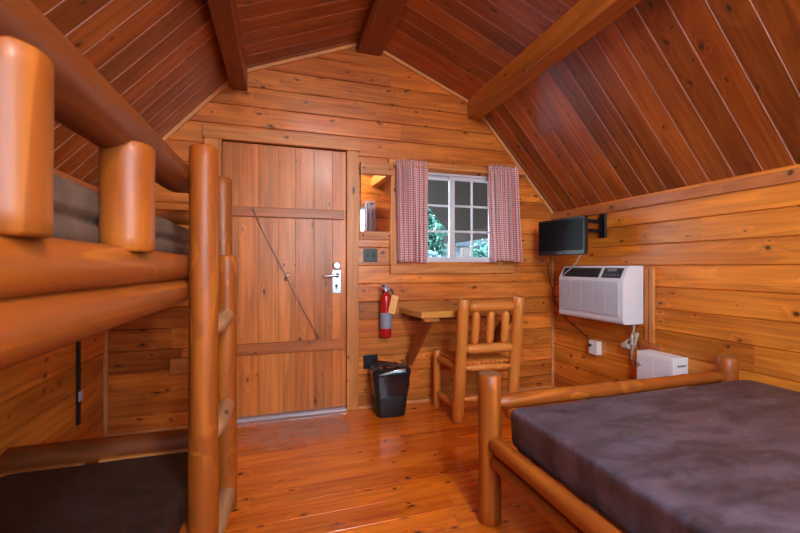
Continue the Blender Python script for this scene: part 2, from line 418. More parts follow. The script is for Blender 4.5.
# beams along the room
def beam(x0, x1, z0, z1, mat, label):
    mb = MB(); mb.bbox(x0, x1, YR, YB, z0, z1, .006, bid=random.random()); tag(mb.build('ceiling_beam', mat), label, 'beam')
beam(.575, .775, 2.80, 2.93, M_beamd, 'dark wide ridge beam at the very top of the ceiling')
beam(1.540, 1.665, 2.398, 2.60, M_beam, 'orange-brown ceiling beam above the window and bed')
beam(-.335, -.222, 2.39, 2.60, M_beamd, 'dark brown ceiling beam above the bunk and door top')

TN = [0]
def trim(boxes, mat, label=None, name=None, bev=.003):
    TN[0] += 1
    mb = MB()
    for b in boxes: mb.bbox(*b, bev, bid=random.random())
    return struct(mb.build(name or 'trim_%d' % TN[0], mat), label)
trim([(.495,.588,2.972,3.0,0,2.02)], M_trimZ, 'right door casing')
trim([(-.502,-.393,2.972,3.0,0,2.02)], M_trimZ, 'left door casing')
trim([(-.515,.604,2.965,3.0,2.02,2.105)], M_trimX, 'door head casing')
trim([(.833,2.085,2.974,3.0,1.905,1.985)], M_trimX, 'board above the window')
trim([(.845,1.985,2.968,3.0,1.062,1.135)], M_trimX, 'window apron board')
trim([(.845,.90,2.978,3.0,1.135,1.905)], M_trimZ, 'left window casing')
trim([(1.82,1.88,2.978,3.0,1.135,1.905)], M_trimZ, 'right window casing')
trim([(XL,-.502,2.985,3.0,0,.02)], M_ltrim, name='baseboard_back')
trim([(.588,XR,2.985,3.0,0,.02)], M_ltrim, name='baseboard_back_right')
trim([(XR-.015,XR,YR,2.98,0,.02)], M_ltrim, name='baseboard_right')
trim([(XL,XL+.022,2.978,3.0,.02,1.6)], M_ltrim, 'left corner strip')
trim([(XR-.022,XR,2.978,3.0,.02,1.17)], M_ltrim, 'right corner strip')
trim([(XR-.022,XR,YR,2.998,1.535,1.60)], M_trimY, 'board along the top of the right wall')
trim([(XL,XL+.022,YR,2.998,1.535,1.60)], M_trimY, 'board along the top of the left wall')
trim([(XR-.022,XR,1.972,2.006,.60,1.115)], M_trimZ, 'narrow board beside the air conditioner')
trim([(XR-.012,XR,2.012,2.048,.60,1.115)], M_trimZ, 'inner board beside the air conditioner')
trim([(XR-.014,XR,1.93,2.09,.485,.60)], M_trimY, 'short board under the air conditioner')
# slim strips along the gable edge
def gable_strip(p, q):
    TN[0] += 1
    p = Vector((p[0],0,p[1])); q = Vector((q[0],0,q[1])); d = (q-p); L = d.length; a = math.atan2(d.z, d.x)
    mb = MB(); M = Matrix.Translation((p.x, 0, p.z)) @ Matrix.Rotation(-a, 4, 'Y')
    s = -1 if d.x > 0 else 1
    mb.box(0, L, 2.984, 3.0, min(0, s*.024), max(0, s*.024), M=M)
    struct(mb.build('trim_%d' % TN[0], M_ltrim), 'thin strip along the gable edge')
gable_strip((XC-XB,ZB), (XC,ZRD)); gable_strip((XC,ZRD), (XC+XB,ZB))
gable_strip((XC+XB,ZB), (XR,ZE)); gable_strip((XL,ZE), (XC-XB,ZB))

# ------------------------------------------------------------------ door
door = empty('door_1', (.05,3.02,0)); struct(door, 'plank door with two battens and a lever handle')
xs = [-.391,-.283,-.150,-.008,.114,.251,.389,.494]
mb = MB()
for i in range(7): mb.bbox(xs[i]+.0003, xs[i+1]-.0003, 3.008, 3.048, .03, 2.016, .0016, bid=random.random())
mb.build('door_leaf', M_door, door)
for z0, z1, x0 in ((1.483,1.553,-.33),(.480,.560,-.31)):
    mb = MB(); mb.bbox(x0, .478, 2.985, 3.008, z0, z1, .004, bid=random.random()); mb.build('batten', M_doorX, door)
mb = MB(); mb.tube([(-.186,2.978,1.531),(.05,2.975,1.045),(.279,2.978,.585)], .0035, sub=3); 
for p in ((-.186,1.531),(.279,.585)): mb.lathe([(.0,0),(.010,.001),(.010,.012),(.0,.014)], 10, M=Matrix.Translation((p[0],2.987,p[1])) @ Matrix.Rotation(PI/2,4,'X'))
br = mb.build('brace_cable', M_steel, door)
mb = MB(); mb.lathe([(.005,-.03),(.009,-.026),(.009,.026),(.005,.03)], 10, M=Matrix.Translation((.05,2.975,1.045)) @ Matrix.Rotation(math.radians(26),4,'Y')); mb.build('turnbuckle', M_chrome, br)
h = MB(); h.bbox(.386, .456, 2.997, 3.008, .912, 1.095, .004, seg=2, smooth=False); hp = h.build('lock_plate', M_chrome, door)
h = MB(); h.lathe([(.018,0),(.018,.014),(.011,.02),(.011,.05)], 16, M=Matrix.Translation((.425,2.997,1.052)) @ Matrix.Rotation(PI/2,4,'X'))
h.tube([(.428,2.945,1.052),(.40,2.943,1.054),(.36,2.944,1.049),(.318,2.948,1.046)], .011, 10); h.build('lever', M_chrome, hp)
h = MB(); h.lathe([(.011,0),(.011,.003),(.008,.004)], 14, M=Matrix.Translation((.418,2.997,.972)) @ Matrix.Rotation(PI/2,4,'X')); h.box(.412,.422,2.9925,2.996,.948,.972); h.build('keyhole', M_black, hp)
h = MB(); h.lathe([(.030,0),(.030,.008),(.022,.016),(.022,.022)], 20, M=Matrix.Translation((.421,3.008,1.128)) @ Matrix.Rotation(PI/2,4,'X')); h.bbox(.396,.446,2.978,2.987,1.118,1.136,.003)
h.build('deadbolt_turn', M_chrome, door)
mb = MB(); mb.bbox(-.393,.495,2.968,3.09,0,.026,.006); struct(mb.build('trim_40', M_alu), 'metal door threshold')
mb = MB(); mb.box(-.45,.55,3.052,3.09,0,2.06); struct(mb.build('trim_41', M_porch), 'door stop behind the leaf')

# ------------------------------------------------------------------ windows
def window(name, x0, x1, z0, z1, y, s, label, xm=None):
    """s=+1: outside is +Y"""
    root = empty(name, ((x0+x1)/2, y, z0)); struct(root, label)
    def bx(mb, a, b, c, d, e, f): mb.bbox(a, b, min(y+s*c, y+s*d), max(y+s*c, y+s*d), e, f, .0025)
    f = MB(); t = .026
    bx(f, x0, x1, -.004, .085, z0, z0+t); bx(f, x0, x1, -.004, .085, z1-t, z1); bx(f, x0, x0+t, -.004, .085, z0+t, z1-t); bx(f, x1-t, x1, -.004, .085, z0+t, z1-t)
    f.build('window_frame', M_vinyl, root)
    xm = xm or (x0+x1)/2
    for (a, b, c) in ((x0+t, xm+.012, .045), (xm-.030, x1-t, .018)):
        q = .03; g = MB()
        wl = .034
        bx(g, a, b, c, c+.022, z0+t, z0+t+q*.6); bx(g, a, b, c, c+.022, z1-t-q, z1-t); bx(g, a, a+(q if c > .03 else .05), c, c+.022, z0+t+q*.6, z1-t-q); bx(g, b-q, b, c, c+.022, z0+t+q*.6, z1-t-q)
        sash = g.build('window_sash', M_vinyl, root)
        ia, ib, iz0, iz1 = a+(q if c > .03 else .05), b-q, z0+t+q*.6, z1-t-q
        g = MB(); bx(g, (ia+ib)/2-.009, (ia+ib)/2+.009, c+.003, c+.013, iz0, iz1)
        for k in (1,2):
            zz = iz0+(iz1-iz0)*k/3; bx(g, ia, ib, c+.0035, c+.0125, zz-.009, zz+.009)
        g.build('muntin', M_vinyl, sash)
        g = MB(); g.box(ia, ib, min(y+s*(c+.014),y+s*(c+.018)), max(y+s*(c+.014),y+s*(c+.018)), iz0, iz1); g.build('pane', M_glass, sash)
    l = MB(); bx(l, xm-.034, xm-.018, -.006, .018, (z0+z1)/2-.08, (z0+z1)/2-.02); l.build('latch', M_vinyl, root)
    return root
window('window_1', WO[0], WO[1], WO[2], WO[3], YB, 1, 'white sliding window with muntins between the red curtains', 1.412)
window('window_2_added', WR[0], WR[1], WR[2], WR[3], YR, -1, 'window added behind the camera to light the room')
trim([(WR[0]-.09,WR[1]+.09,YR,YR+.022,WR[3],WR[3]+.08),(WR[0]-.09,WR[1]+.09,YR,YR+.022,WR[2]-.08,WR[2])], M_trimX, 'boards around the added rear window')

def curtain(x0, x1, xb0, xb1, ztop, zbot, y, dirn, mat, label, seed, ret=0, n=7):
    rnd = random.Random(seed)
    nu, nv = n*12, 46
    mb = MB(); uv = []
    ph = [rnd.uniform(-.6,.6) for _ in range(8)]
    for j in range(nv+1):
        v = j/nv; z = ztop+(zbot-ztop)*v
        a0 = x0+(xb0-x0)*v**1.3; a1 = x1+(xb1-x1)*v**1.3
        pin = math.exp(-((v-.055)/.022)**2)       # gather at the rod
        for i in range(nu+1):
            u = i/nu
            amp = (.022+.012*math.sin(3*v+ph[0]+2.2*math.sin(5*u+ph[2])))*(1-.55*pin)*(.7 if v < .05 else 1)
            w_ = math.sin(2*PI*n*u+ph[1]+.5*math.sin(2*PI*u*2+ph[2])+.35*v*math.sin(7*u+ph[3]))
            w2 = .35*math.sin(2*PI*n*2.3*u+ph[4]+1.3*v)
            yy = y+dirn*(amp*(w_+w2)+.03*ret*max(0,(u-.82)/.18)**2*-1)
            frill = (.012*math.sin(2*PI*n*2.7*u+ph[5])+.006*math.sin(2*PI*n*5.1*u+ph[6]))*max(0,1-v/.05) + .006*math.sin(2*PI*n*u+ph[7])*max(0,(v-.9)/.1)
            zz = z+frill + (.006*math.sin(5*u+ph[3]))*v
            mb.v.append((a0+(a1-a0)*u+.004*math.cos(2*PI*n*u+ph[1]), yy, zz)); uv.append((u*(x1-x0)*1.9, (1-v)*(ztop-zbot)))
    for j in range(nv):
        for i in range(nu):
            k = j*(nu+1)+i; mb.face((k,k+1,k+nu+2,k+nu+1), 0, True)
    o = mb.build('curtain', mat, uv=uv)
    md = o.modifiers.new('s', 'SOLIDIFY'); md.thickness = .0015
    return tag(o, label, 'curtain')
yc = 2.925
curtain(.878, 1.145, .895, 1.140, 1.965, 1.157, yc, 1, M_ging, 'red and white gingham curtain on the left of the window, beside the mirror', 1, 0, 6)
curtain(1.700, 1.975, 1.735, 2.005, 1.985, 1.165, yc, 1, M_ging, 'red and white gingham curtain on the right of the window', 2, 1, 6)
def rod(x0, x1, y, yw, z, label):
    r = empty('curtain_rod', ((x0+x1)/2, y, z), label, 'curtain rod')
    mb = MB(); mb.tube([(x0,y,z),(x1,y,z)], .007, 10, sub=0); mb.build('rod', M_ltrim, r)
    for x in (x0, x1):
        mb = MB(); mb.lathe([(.004,-.012),(.012,-.006),(.013,.002),(.008,.012)], 12, M=Matrix.Translation((x,y,z)) @ Matrix.Rotation(PI/2,4,'Y')); mb.build('rod_finial', M_ltrim, r)
    for x in (x0+.02, x1-.02):
        mb = MB(); mb.bbox(x-.006, x+.006, min(y,yw), max(y,yw), z-.008, z+.008, .002); mb.build('rod_bracket', M_ltrim, r)
rod(.868, 2.075, yc, 2.974, 1.925, 'slim wooden curtain rod across the top of the window')
curtain(-.14, .06, -.14, .05, 2.13, .98, YR+.075, -1, M_purple, 'far left striped curtain on the added window behind the camera', 3, 0, 5)
curtain(1.41, 1.60, 1.41, 1.60, 2.13, .98, YR+.075, -1, M_purple, 'pale striped curtain reflected in the wall mirror', 4, 0, 5)
rod(-.19, 1.67, YR+.075, YR+.022, 2.085, 'curtain rod on the added window behind the camera, its end reflected in the mirror')

# ------------------------------------------------------------------ mirror (leans forward at the top)
mr = empty('wall_mirror', (.73,2.99,1.33), 'rectangular mirror between two pine rails, left of the window', 'mirror')
mb = MB()
for (a, b, t) in ((1.845,1.937,.05),(1.333,1.400,.018)):
    mb = MB(); mb.bbox(.600, .866, 3.0-t, 3.0, a, b, .003, bid=random.random()); rl = mb.build('mirror_rail', M_trimX, mr)
    for x in (.628,.838):
        s_ = MB(); s_.lathe([(.008,0),(.007,.003),(.0,.004)], 10, M=Matrix.Translation((x,3.0-t,(a+b)/2)) @ Matrix.Rotation(PI/2,4,'X')); s_.build('screw', M_screw, rl)
mb = MB(); L_ = .452; ang = math.radians(1.0)
Mm = Matrix.Translation((0,2.985,1.398)) @ Matrix.Rotation(ang,4,'X')
mb.bbox(.606,.852,-.004,.0,0,L_,.001, M=Mm); mb.build('mirror_glass', M_mirror, mr)

# ------------------------------------------------------------------ small wall items
def plate(name, x0, x1, z0, z1, label, cat, outlet):
    r = empty(name, ((x0+x1)/2, 3.0, z0), label, cat)
    mb = MB(); mb.bbox(x0, x1, 2.992, 3.0, z0, z1, .003, seg=2); mb.build('cover_plate', M_black, r)
    xm, zm = (x0+x1)/2, (z0+z1)/2
    if outlet:
        for dx in (-.026,.026):
            for dz in (-.02,.02):
                mb = MB(); mb.lathe([(.015,0),(.014,.003)], 14, M=Matrix.Translation((xm+dx,2.992,zm+dz)) @ Matrix.Rotation(PI/2,4,'X')); mb.build('socket', M_blackm, r)
    else:
        for dx in (-.026,.026):
            mb = MB(); mb.bbox(xm+dx-.006,xm+dx+.006,2.982,2.992,zm-.012,zm+.012,.002); mb.build('toggle', M_blackm, r)
plate('light_switch', .632, .744, 1.156, 1.262, 'square black double light switch under the mirror', 'switch', False)
plate('wall_outlet', .630, .746, .31, .42, 'square black wall outlet just above the waste bin', 'outlet', True)
mb = MB(); mb.bbox(-.714,-.560,2.955,3.0,.385,.492,.006, bid=.3); tag(mb.build('wood_block', M_trimX), 'small wooden block fixed low on the back wall left of the door', 'block')
r = empty('black_strap', (XL,2.64,.22), 'thin black strip with a grey clip upright on the left wall', 'strip')
mb = MB(); mb.bbox(XL, XL+.014, 2.625, 2.655, .22, .95, .003); mb.build('strip', M_black, r)
mb = MB(); mb.bbox(XL+.012, XL+.022, 2.622, 2.658, .355, .41, .003); mb.build('clip', M_acg, r)

# fire extinguisher
fe = empty('fire_extinguisher', (.828,2.94,.56), 'red fire extinguisher with yellow tag hanging between door and desk', 'fire extinguisher')
T = Matrix.Translation((.828,2.94,0))
mb = MB(); mb.lathe([(.030,.560),(.042,.566),(.045,.58),(.045,.86),(.042,.885),(.030,.905),(.016,.915),(.014,.925)], 28, M=T); cyl = mb.build('cylinder', M_red, fe)
mb = MB(); mb.lathe([(.0456,.635),(.0462,.637),(.0462,.755),(.0456,.757)], 28, M=T, caps=False); mb.build('label_band', M_label, cyl)
mb = MB(); mb.lathe([(.016,.915),(.017,.918),(.017,.945),(.012,.95)], 14, M=T); mb.bbox(.800,.862,2.925,2.955,.935,.952,.004); mb.build('valve', M_chrome, fe)
mb = MB(); mb.bbox(.790,.868,2.931,2.949,.975,.983,.003, M=Matrix.Translation((.828,2.94,.979)) @ Matrix.Rotation(.25,4,'Y') @ Matrix.Translation((-.828,-2.94,-.979))); mb.bbox(.785,.84,2.931,2.949,.952,.960,.003); mb.bbox(.82,.836,2.931,2.949,.945,.985,.003); mb.build('handle_lever', M_chrome, fe)
mb = MB(); mb.lathe([(.013,0),(.013,.012),(.010,.014)], 14, M=Matrix.Translation((.79,2.925,.945)) @ Matrix.Rotation(PI/2,4,'X')); mb.build('pressure_gauge', M_red, fe)
mb = MB(); mb.tube([(.858,2.94,.943),(.878,2.935,.93),(.884,2.93,.88),(.880,2.93,.82)], .007, 8); mb.build('hose', M_black, fe)
mb = MB(); mb.box(.815,.841,2.985,3.0,.86,.97); mb.build('wall_hook', M_blackm, fe)
tagM = Matrix.Translation((.872,2.878,.825)) @ Matrix.Rotation(math.radians(13),4,'Y') @ Matrix.Rotation(math.radians(10),4,'Z')
mb = MB(); mb.box(-.030,.030,-.0008,.0008,-.072,.072, M=tagM); tg = mb.build('inspection_tag', M_tag, fe)
mb = MB(); 
for k in range(5): mb.box(-.018,.018-.006*(k%2),-.0014,-.0009,.035-k*.02-.003,.035-k*.02, M=tagM)
mb.build('tag_print', M_tagp, tg)
mb = MB(); mb.tube([(.858,2.885,.905),(.84,2.91,.93),(.832,2.926,.945)], .0015, 6); mb.build('tag_string', M_cord, tg)

fe.location.x -= .030

# waste bin and liner
def rrect(w_, d_, r_, n=5):
    out = []
    for cx, cy, a0 in ((w_/2-r_,d_/2-r_,0),(-w_/2+r_,d_/2-r_,90),(-w_/2+r_,-d_/2+r_,180),(w_/2-r_,-d_/2+r_,270)):
        for k in range(n+1):
            a = math.radians(a0+90*k/n); out.append((cx+r_*math.cos(a), cy+r_*math.sin(a)))
    return out
BX, BY = .802, 2.845
def loft(mb, rings, smooth=True, cap0=True, cap1=True, mat=0):
    n = len(mb.v); m_ = len(rings[0])
    for r_ in rings: mb.v += r_
    for i in range(len(rings)-1):
        for k in range(m_):
            k2 = (k+1) % m_; mb.face((n+i*m_+k, n+i*m_+k2, n+(i+1)*m_+k2, n+(i+1)*m_+k), mat, smooth)
    if cap0: mb.face([n+k for k in range(m_)][::-1], mat)
    if cap1: mb.face([n+(len(rings)-1)*m_+k for k in range(m_)], mat)
RB = Matrix.Rotation(math.radians(-4),3,'Z')
def ring(w_, d_, z, r_=.04, jit=0, n=5, seed=0):
    rn = random.Random(seed); o = []
    for (x, y) in rrect(w_, d_, r_, n):
        j = 1+rn.uniform(-jit, jit); p = RB @ Vector((x*j, y*j, 0)); o.append((BX+p.x, BY+p.y, z+rn.uniform(-jit,jit)*.12))
    return o
mb = MB(); loft(mb, [ring(.205,.175,.0),ring(.22,.185,.012),ring(.278,.228,.335),ring(.262,.212,.335),ring(.20,.165,.02)], cap1=True); 
wb = mb.build('waste_bin', M_bin); tag(wb, 'small black waste bin on the floor under the wall outlet', 'bin')
mb = MB(); rs = []
for k, (w_, z) in enumerate([(.252,.150),(.258,.175),(.263,.20),(.268,.225),(.273,.25),(.278,.275),(.283,.30),(.289,.325),(.284,.345),(.26,.358),(.23,.366),(.19,.362),(.12,.352),(.03,.350)]):
    rr = []
    for i, (x, y) in enumerate(rrect(w_, w_*.82, .045, 9)):
        a = i*.9; nv_ = noise.noise(Vector((x*22, y*22, z*26)))+.5*noise.noise(Vector((x*50+y*30, y*40, z*55)))
        f_ = 1+.050*nv_ + .014 if k < 9 else 1+.08*nv_
        zz = z + (.035*noise.noise(Vector((x*24+5, y*24, k*1.3))) if k >= 7 else 0) + (.01*math.sin(i*1.3) if k == 0 else 0)
        p = RB @ Vector((x*max(1.0,f_) if k < 8 else x*f_, y*max(1.0,f_) if k < 8 else y*f_, 0)); rr.append((BX+p.x, BY+p.y, zz))
    rs.append(rr)
loft(mb, rs, cap0=False, cap1=True)
bl = mb.build('bin_liner', M_bag); tag(bl, 'crumpled shiny black bin bag folded over the rim of the waste bin', 'bag')

# ------------------------------------------------------------------ logs
def log(name, p0, p1, r0, r1, parent, mat=None, e0='flat', e1='flat', seed=None, bend=.0, taper=.07, seg=28, endmat=None):
    """one round log between two points; ends: flat (bevelled saw cut), dome (rounded peel), tenon (tapers in)"""
    p0, p1 = Vector(p0), Vector(p1); d = p1-p0; L = d.length
    sd = seed if seed is not None else random.uniform(0, 99)
    zs = []
    n = max(8, int(L/.06))
    def endprof(e, r):
        if e == 'flat': return [(0, r-.006), (.006, r)]
        if e == 'dome': return [(0, r*.15), (.004, r*.45), (.012, r*.72), (.026, r*.90), (.048, r)]
        return [(0, r*.50), (taper*.4, r*.62), (taper*.75, r*.86), (taper, r)]
    a = endprof(e0, r0); b = [(L-z, r) for z, r in reversed(endprof(e1, r1))]
    z0, z1 = a[-1][0], b[0][0]
    prof = list(a)
    for k in range(1, n): z = z0+(z1-z0)*k/n; prof.append((z, r0+(r1-r0)*z/L))
    prof += b
    mb = MB()
    for z, r in prof:
        bx_ = bend*math.sin(PI*z/L); by_ = bend*.5*math.sin(1.7*PI*z/L)
        for k in range(seg):
            t = 2*PI*k/seg
            w_ = 1+.05*noise.noise(Vector((math.cos(t)*1.0+sd, math.sin(t)*1.0, z*3.2)))+.02*noise.noise(Vector((math.cos(t)*2+sd, math.sin(t)*2, z*9)))
            mb.v.append((r*w_*math.cos(t)+bx_, r*w_*math.sin(t)+by_, z))
    for i in range(len(prof)-1):
        for k in range(seg):
            k2 = (k+1) % seg; mb.face((i*seg+k, i*seg+k2, (i+1)*seg+k2, (i+1)*seg+k), 0, True)
    mb.face(list(range(seg))[::-1], 1 if e0 == 'flat' else 0); mb.face([(len(prof)-1)*seg+k for k in range(seg)], 1 if e1 == 'flat' else 0)
    q = d.to_track_quat('Z', 'Y')
    M = Matrix.Translation(p0) @ q.to_matrix().to_4x4()
    o = mb.build(name, [mat or M_log, endmat or M_end], parent, M=M)
    return o

# --- double bed on the right
bed = empty('log_bed', (1.6,.45,0), 'low log bed frame on the right with stout round corner posts', 'bed')
bp = {}
bp['fl'] = log('post', (.884,1.508,0), (.884,1.508,.650), .050, .050, bed)
bp['fr'] = log('post', (2.325,1.475,0), (2.325,1.475,.630), .048, .048, bed)
log('post', (.869,-.62,0), (.869,-.62,.80), .052, .052, bed); log('post', (2.345,-.62,0), (2.345,-.62,.80), .052, .052, bed)
log('foot_rail', (.885,1.490,.526), (2.315,1.485,.522), .033, .031, bed, e0='tenon', e1='tenon')
log('foot_rail', (.885,1.485,.25), (2.335,1.485,.25), .036, .036, bed, e0='tenon', e1='tenon')
log('head_rail', (.885,-.62,.70), (2.335,-.62,.70), .036, .036, bed, e0='tenon', e1='tenon')
log('side_rail', (.883,1.49,.357), (.883,-.60,.357), .034, .037, bed, e0='dome', e1='tenon')
log('side_rail', (.885,1.49,.284), (.885,-.60,.284), .031, .031, bed, e0='dome', e1='tenon')
log('side_rail', (2.345,1.44,.33), (2.345,-.60,.33), .040, .040, bed, e0='tenon', e1='tenon')
mb = MB()
for k in range(14): mb.bbox(.95, 2.31, -.55+k*.143, -.55+k*.143+.09, .345, .365, .003, bid=random.random())
mb.build('slats', M_trimX, bed)
def mattress(name, x0, x1, y0, y1, z0, z1, mat, label, r=.028, crease=None, sag=.004, seg=5, piping=True):
    """soft box with rounded edges; crease = list of (relative height, depth) around the sides"""
    mb = MB(); nx, ny = 24, 40
    cx, cy = (x0+x1)/2, (y0+y1)/2
    prof = []
    H_ = z1-z0
    for k in range(seg+1):
        a = PI/2*k/seg; prof.append((r*(1-math.sin(a)), r*(1-math.cos(a))))
    side = [(0, z0+r+(H_-2*r)*k/10) for k in range(1, 10)]
    rows = [(ins, z0+zz) for ins, zz in prof] + side + [(ins, z1-zz) for ins, zz in reversed(prof)]
    per = []
    M_ = 14
    def edge(xa, ya, xb, yb, n): return [(xa+(xb-xa)*k/n, ya+(yb-ya)*k/n) for k in range(n)]
    rings = []
    for ins, z in rows:
        t = (z-z0)/H_; dp = ins
        if crease:
            for (h_, d_, wd) in crease: dp += d_*math.exp(-((t-h_)/wd)**2)
        pts = []
        base = rrect((x1-x0)-2*dp, (y1-y0)-2*dp, .035, 5)
        full = []
        for i in range(len(base)):
            a = base[i]; b = base[(i+1) % len(base)]
            d_ = math.hypot(b[0]-a[0], b[1]-a[1]); n_ = max(1, round(d_/.08)) if d_ > .3 else 1
            if d_ > .3: n_ = 24
            full += edge(a[0], a[1], b[0], b[1], n_)
        for (x, y) in full:
            wv = .006*noise.noise(Vector((x*5, y*5, z*9+z0*7)))+.003*noise.noise(Vector((x*17, y*17, z*30)))
            nrm = math.hypot(x, y) or 1
            pts.append((cx+x*(1+wv/nrm*1.2), cy+y*(1+wv/nrm*1.2), z+(.004*noise.noise(Vector((x*4,y*4,3))) if crease else 0)))
        rings.append(pts)
    # shrink rings over the top for a gently domed top
    top = rings[-1]
    for s_ in (.97,.9,.75,.55,.3,.08):
        rings.append([(cx+(p[0]-cx)*s_, cy+(p[1]-cy)*s_, z1+.006*(1-s_)+.006*noise.noise(Vector((p[0]*s_*3, p[1]*s_*3, z1)))*(1-s_**4)) for p in top])
    loft(mb, rings)
    o = mb.build(name, mat); tag(o, label, 'mattress'); return o
mattress('mattress', .922, 2.375, -.56, 1.42, .366, .524, M_matt, 'mottled purple-brown vinyl mattress on the low log bed at right', r=.022)

# --- bunk bed on the left
bk = empty('bunk_bed', (-.65,1.0,0), 'log bunk bed along the left wall with thick rails and ladder posts', 'bunk bed')
log('post', (-.270,1.58,0), (-.268,1.58,1.562), .052, .049, bk, e1='flat', seed=4)
log('post', (-.268,2.045,0), (-.268,2.045,1.548), .047, .046, bk, seed=5)
log('ladder_post', (-.236,1.945,0), (-.236,1.945,1.172), .046, .044, bk, seed=6)
log('post', (-.36,-.12,0), (-.36,-.12,1.562), .052, .049, bk)
for z in (.885,.478,.075):
    log('rung', (-.245,1.60,z-.008), (-.232,1.955,z+.012), .036, .036, bk, mat=M_rung, e0='tenon', e1='dome', taper=.10)
log('side_rail', (-.365,-.10,1.120), (-.365,2.03,1.120), .049, .047, bk, e0='tenon', e1='tenon', seed=11, bend=.003)
log('side_rail', (-.365,-.10,1.028), (-.365,2.03,1.030), .052, .044, bk, e0='tenon', e1='tenon', seed=21, bend=.003)
log('guard_rail', (-.380,-.10,1.438), (-.372,1.86,1.462), .066, .058, bk, mat=M_logshade, e0='flat', e1='tenon', seed=31, taper=.20)
log('spindle', (-.350,.650,1.160), (-.350,.650,1.412), .049, .049, bk, seed=41)
log('spindle', (-.352,1.090,1.155), (-.352,1.090,1.415), .057, .057, bk, seed=43)
log('spindle', (-.350,.28,1.150), (-.350,.28,1.412), .058, .058, bk, seed=42)
log('end_rail', (-.275,2.045,1.352), (-1.085,2.045,1.352), .036, .036, bk, e0='tenon', e1='tenon')
log('end_rail', (-.275,2.045,1.110), (-1.085,2.045,1.110), .040, .040, bk, e0='tenon', e1='tenon')
log('end_rail', (-.30,2.05,.292), (-1.11,2.05,.292), .056, .058, bk, mat=M_logshade, e0='tenon', e1='flat', seed=51)
log('side_rail', (-.345,-.10,.125), (-.345,2.03,.125), .045, .045, bk, e0='tenon', e1='tenon')
log('wall_rail', (-1.05,-.10,1.10), (-1.05,2.03,1.10), .045, .045, bk, e0='tenon', e1='tenon')
log('wall_rail', (-1.05,-.10,.125), (-1.05,2.03,.125), .045, .045, bk, e0='tenon', e1='tenon')
mb = MB()
for k in range(14): mb.bbox(-1.04, -.38, -.06+k*.147, .04+k*.147, 1.135, 1.155, .003, bid=random.random())
mb.build('slats', M_trimX, bk)
mb = MB()
for k in range(14): mb.bbox(-1.04, -.36, -.06+k*.145, .04+k*.145, .15, .168, .003, bid=random.random())
mb.build('slats', M_trimX, bk)
mb = MB(); mb.bbox(-.745,-.33,1.965,1.99,.15,.286,.003, bid=.2); mb.bbox(-1.085,-.80,1.965,1.99,.15,.280,.003, bid=.7); mb.build('end_board', M_trimX, bk)
mattress('mattress', -1.08, -.400, -.04, 2.09, 1.155, 1.302, M_mattb, 'brown vinyl mattress on the upper bunk behind the rail', r=.03, crease=[(.46,.016,.07)])
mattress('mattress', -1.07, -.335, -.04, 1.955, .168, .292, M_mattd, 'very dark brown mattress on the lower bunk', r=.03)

# ------------------------------------------------------------------ desk
dk = empty('wall_desk', (1.45,2.8,.74), 'wall-mounted pine desk shelf under the window on a slanted brace', 'desk')
mb = MB(); D = [(.925,2.998),(1.80,2.998),(1.80,2.60),(.972,2.60)]
n = len(mb.v)
for z in (.745,.792): mb.v += [(x,y,z) for x,y in D]
mb.face((0,1,2,3),0); mb.face((7,6,5,4),0)
for i in range(4): j = (i+1) % 4; mb.face((i,i+4,j+4,j),0)
o = mb.build('desk_top', M_desk, dk); bv = o.modifiers.new('b','BEVEL'); bv.width = .004; bv.segments = 2
mb = MB(); mb.bbox(1.0,1.12,2.62,2.66,.715,.744,.004, bid=.2); mb.build('cleat', M_trimX, dk)
mb = MB(); mb.bbox(1.00,1.76,2.96,2.998,.68,.744,.004,bid=.6); mb.build('cleat', M_dark, dk)
def slant(x, name):
    p = Vector((x,2.66,.735)); q = Vector((x-.055,2.975,.345)); d = q-p; L = d.length; Mx = Matrix.Translation(p) @ d.to_track_quat('Z','X').to_matrix().to_4x4()
    mb = MB(); mb.bbox(-.038,.038,-.02,.02,0,L,.004, bid=random.random()); mb.build(name, M_dark, dk, M=Mx)
slant(1.055,'brace'); slant(1.74,'brace')

# ------------------------------------------------------------------ chair (faces the desk)
ch = empty('log_chair', (1.43,2.68,0), 'log chair with spindle back pushed up to the wall desk', 'chair')
bl0, bl1 = Vector((1.222,2.53,0)), Vector((1.228,2.44,.893)); br0, br1 = Vector((1.648,2.50,0)), Vector((1.645,2.40,.905))
def on(a, b, z): return a+(b-a)*(z/(b.z))
log('back_post', bl0, bl1, .043, .036, ch, mat=M_logp); log('back_post', br0, br1, .043, .038, ch, mat=M_logp)
log('front_leg', (1.205,2.87,0), (1.205,2.87,.455), .030, .029, ch, mat=M_logp); log('front_leg', (1.64,2.87,0), (1.64,2.87,.455), .030, .029, ch, mat=M_logp)
def across(z, r, name, e='dome', dy=0, ins=.02):
    a = on(bl0,bl1,z); b = on(br0,br1,z); u = (b-a).normalized()
    return log(name, a+u*ins+Vector((0,dy,0)), b-u*ins+Vector((0,dy,0)), r, r, ch, mat=M_logp, e0=e, e1=e)
across(.838, .038, 'top_rail', ins=.036); across(.535, .034, 'lower_back_rail', ins=.026)
for k in (.23,.50,.77):
    a = on(bl0,bl1,.560).lerp(on(br0,br1,.560), k); b = on(bl0,bl1,.806).lerp(on(br0,br1,.806), k)
    log('spindle', a, b, .029, .029, ch, mat=M_logp, e0='dome', e1='dome')
across(.395, .023, 'seat_rail', 'tenon'); across(.165, .025, 'stretcher', 'tenon')
for xa, xb in ((on(bl0,bl1,.39).x, 1.205), (on(br0,br1,.39).x, 1.64)):
    log('side_rail', (xa,2.50,.392), (xb,2.86,.392), .026, .024, ch, mat=M_logp, e0='tenon', e1='tenon')
    log('stretcher', (xa,2.52,.110), (xb,2.86,.110), .026, .024, ch, mat=M_logp, e0='tenon', e1='tenon')
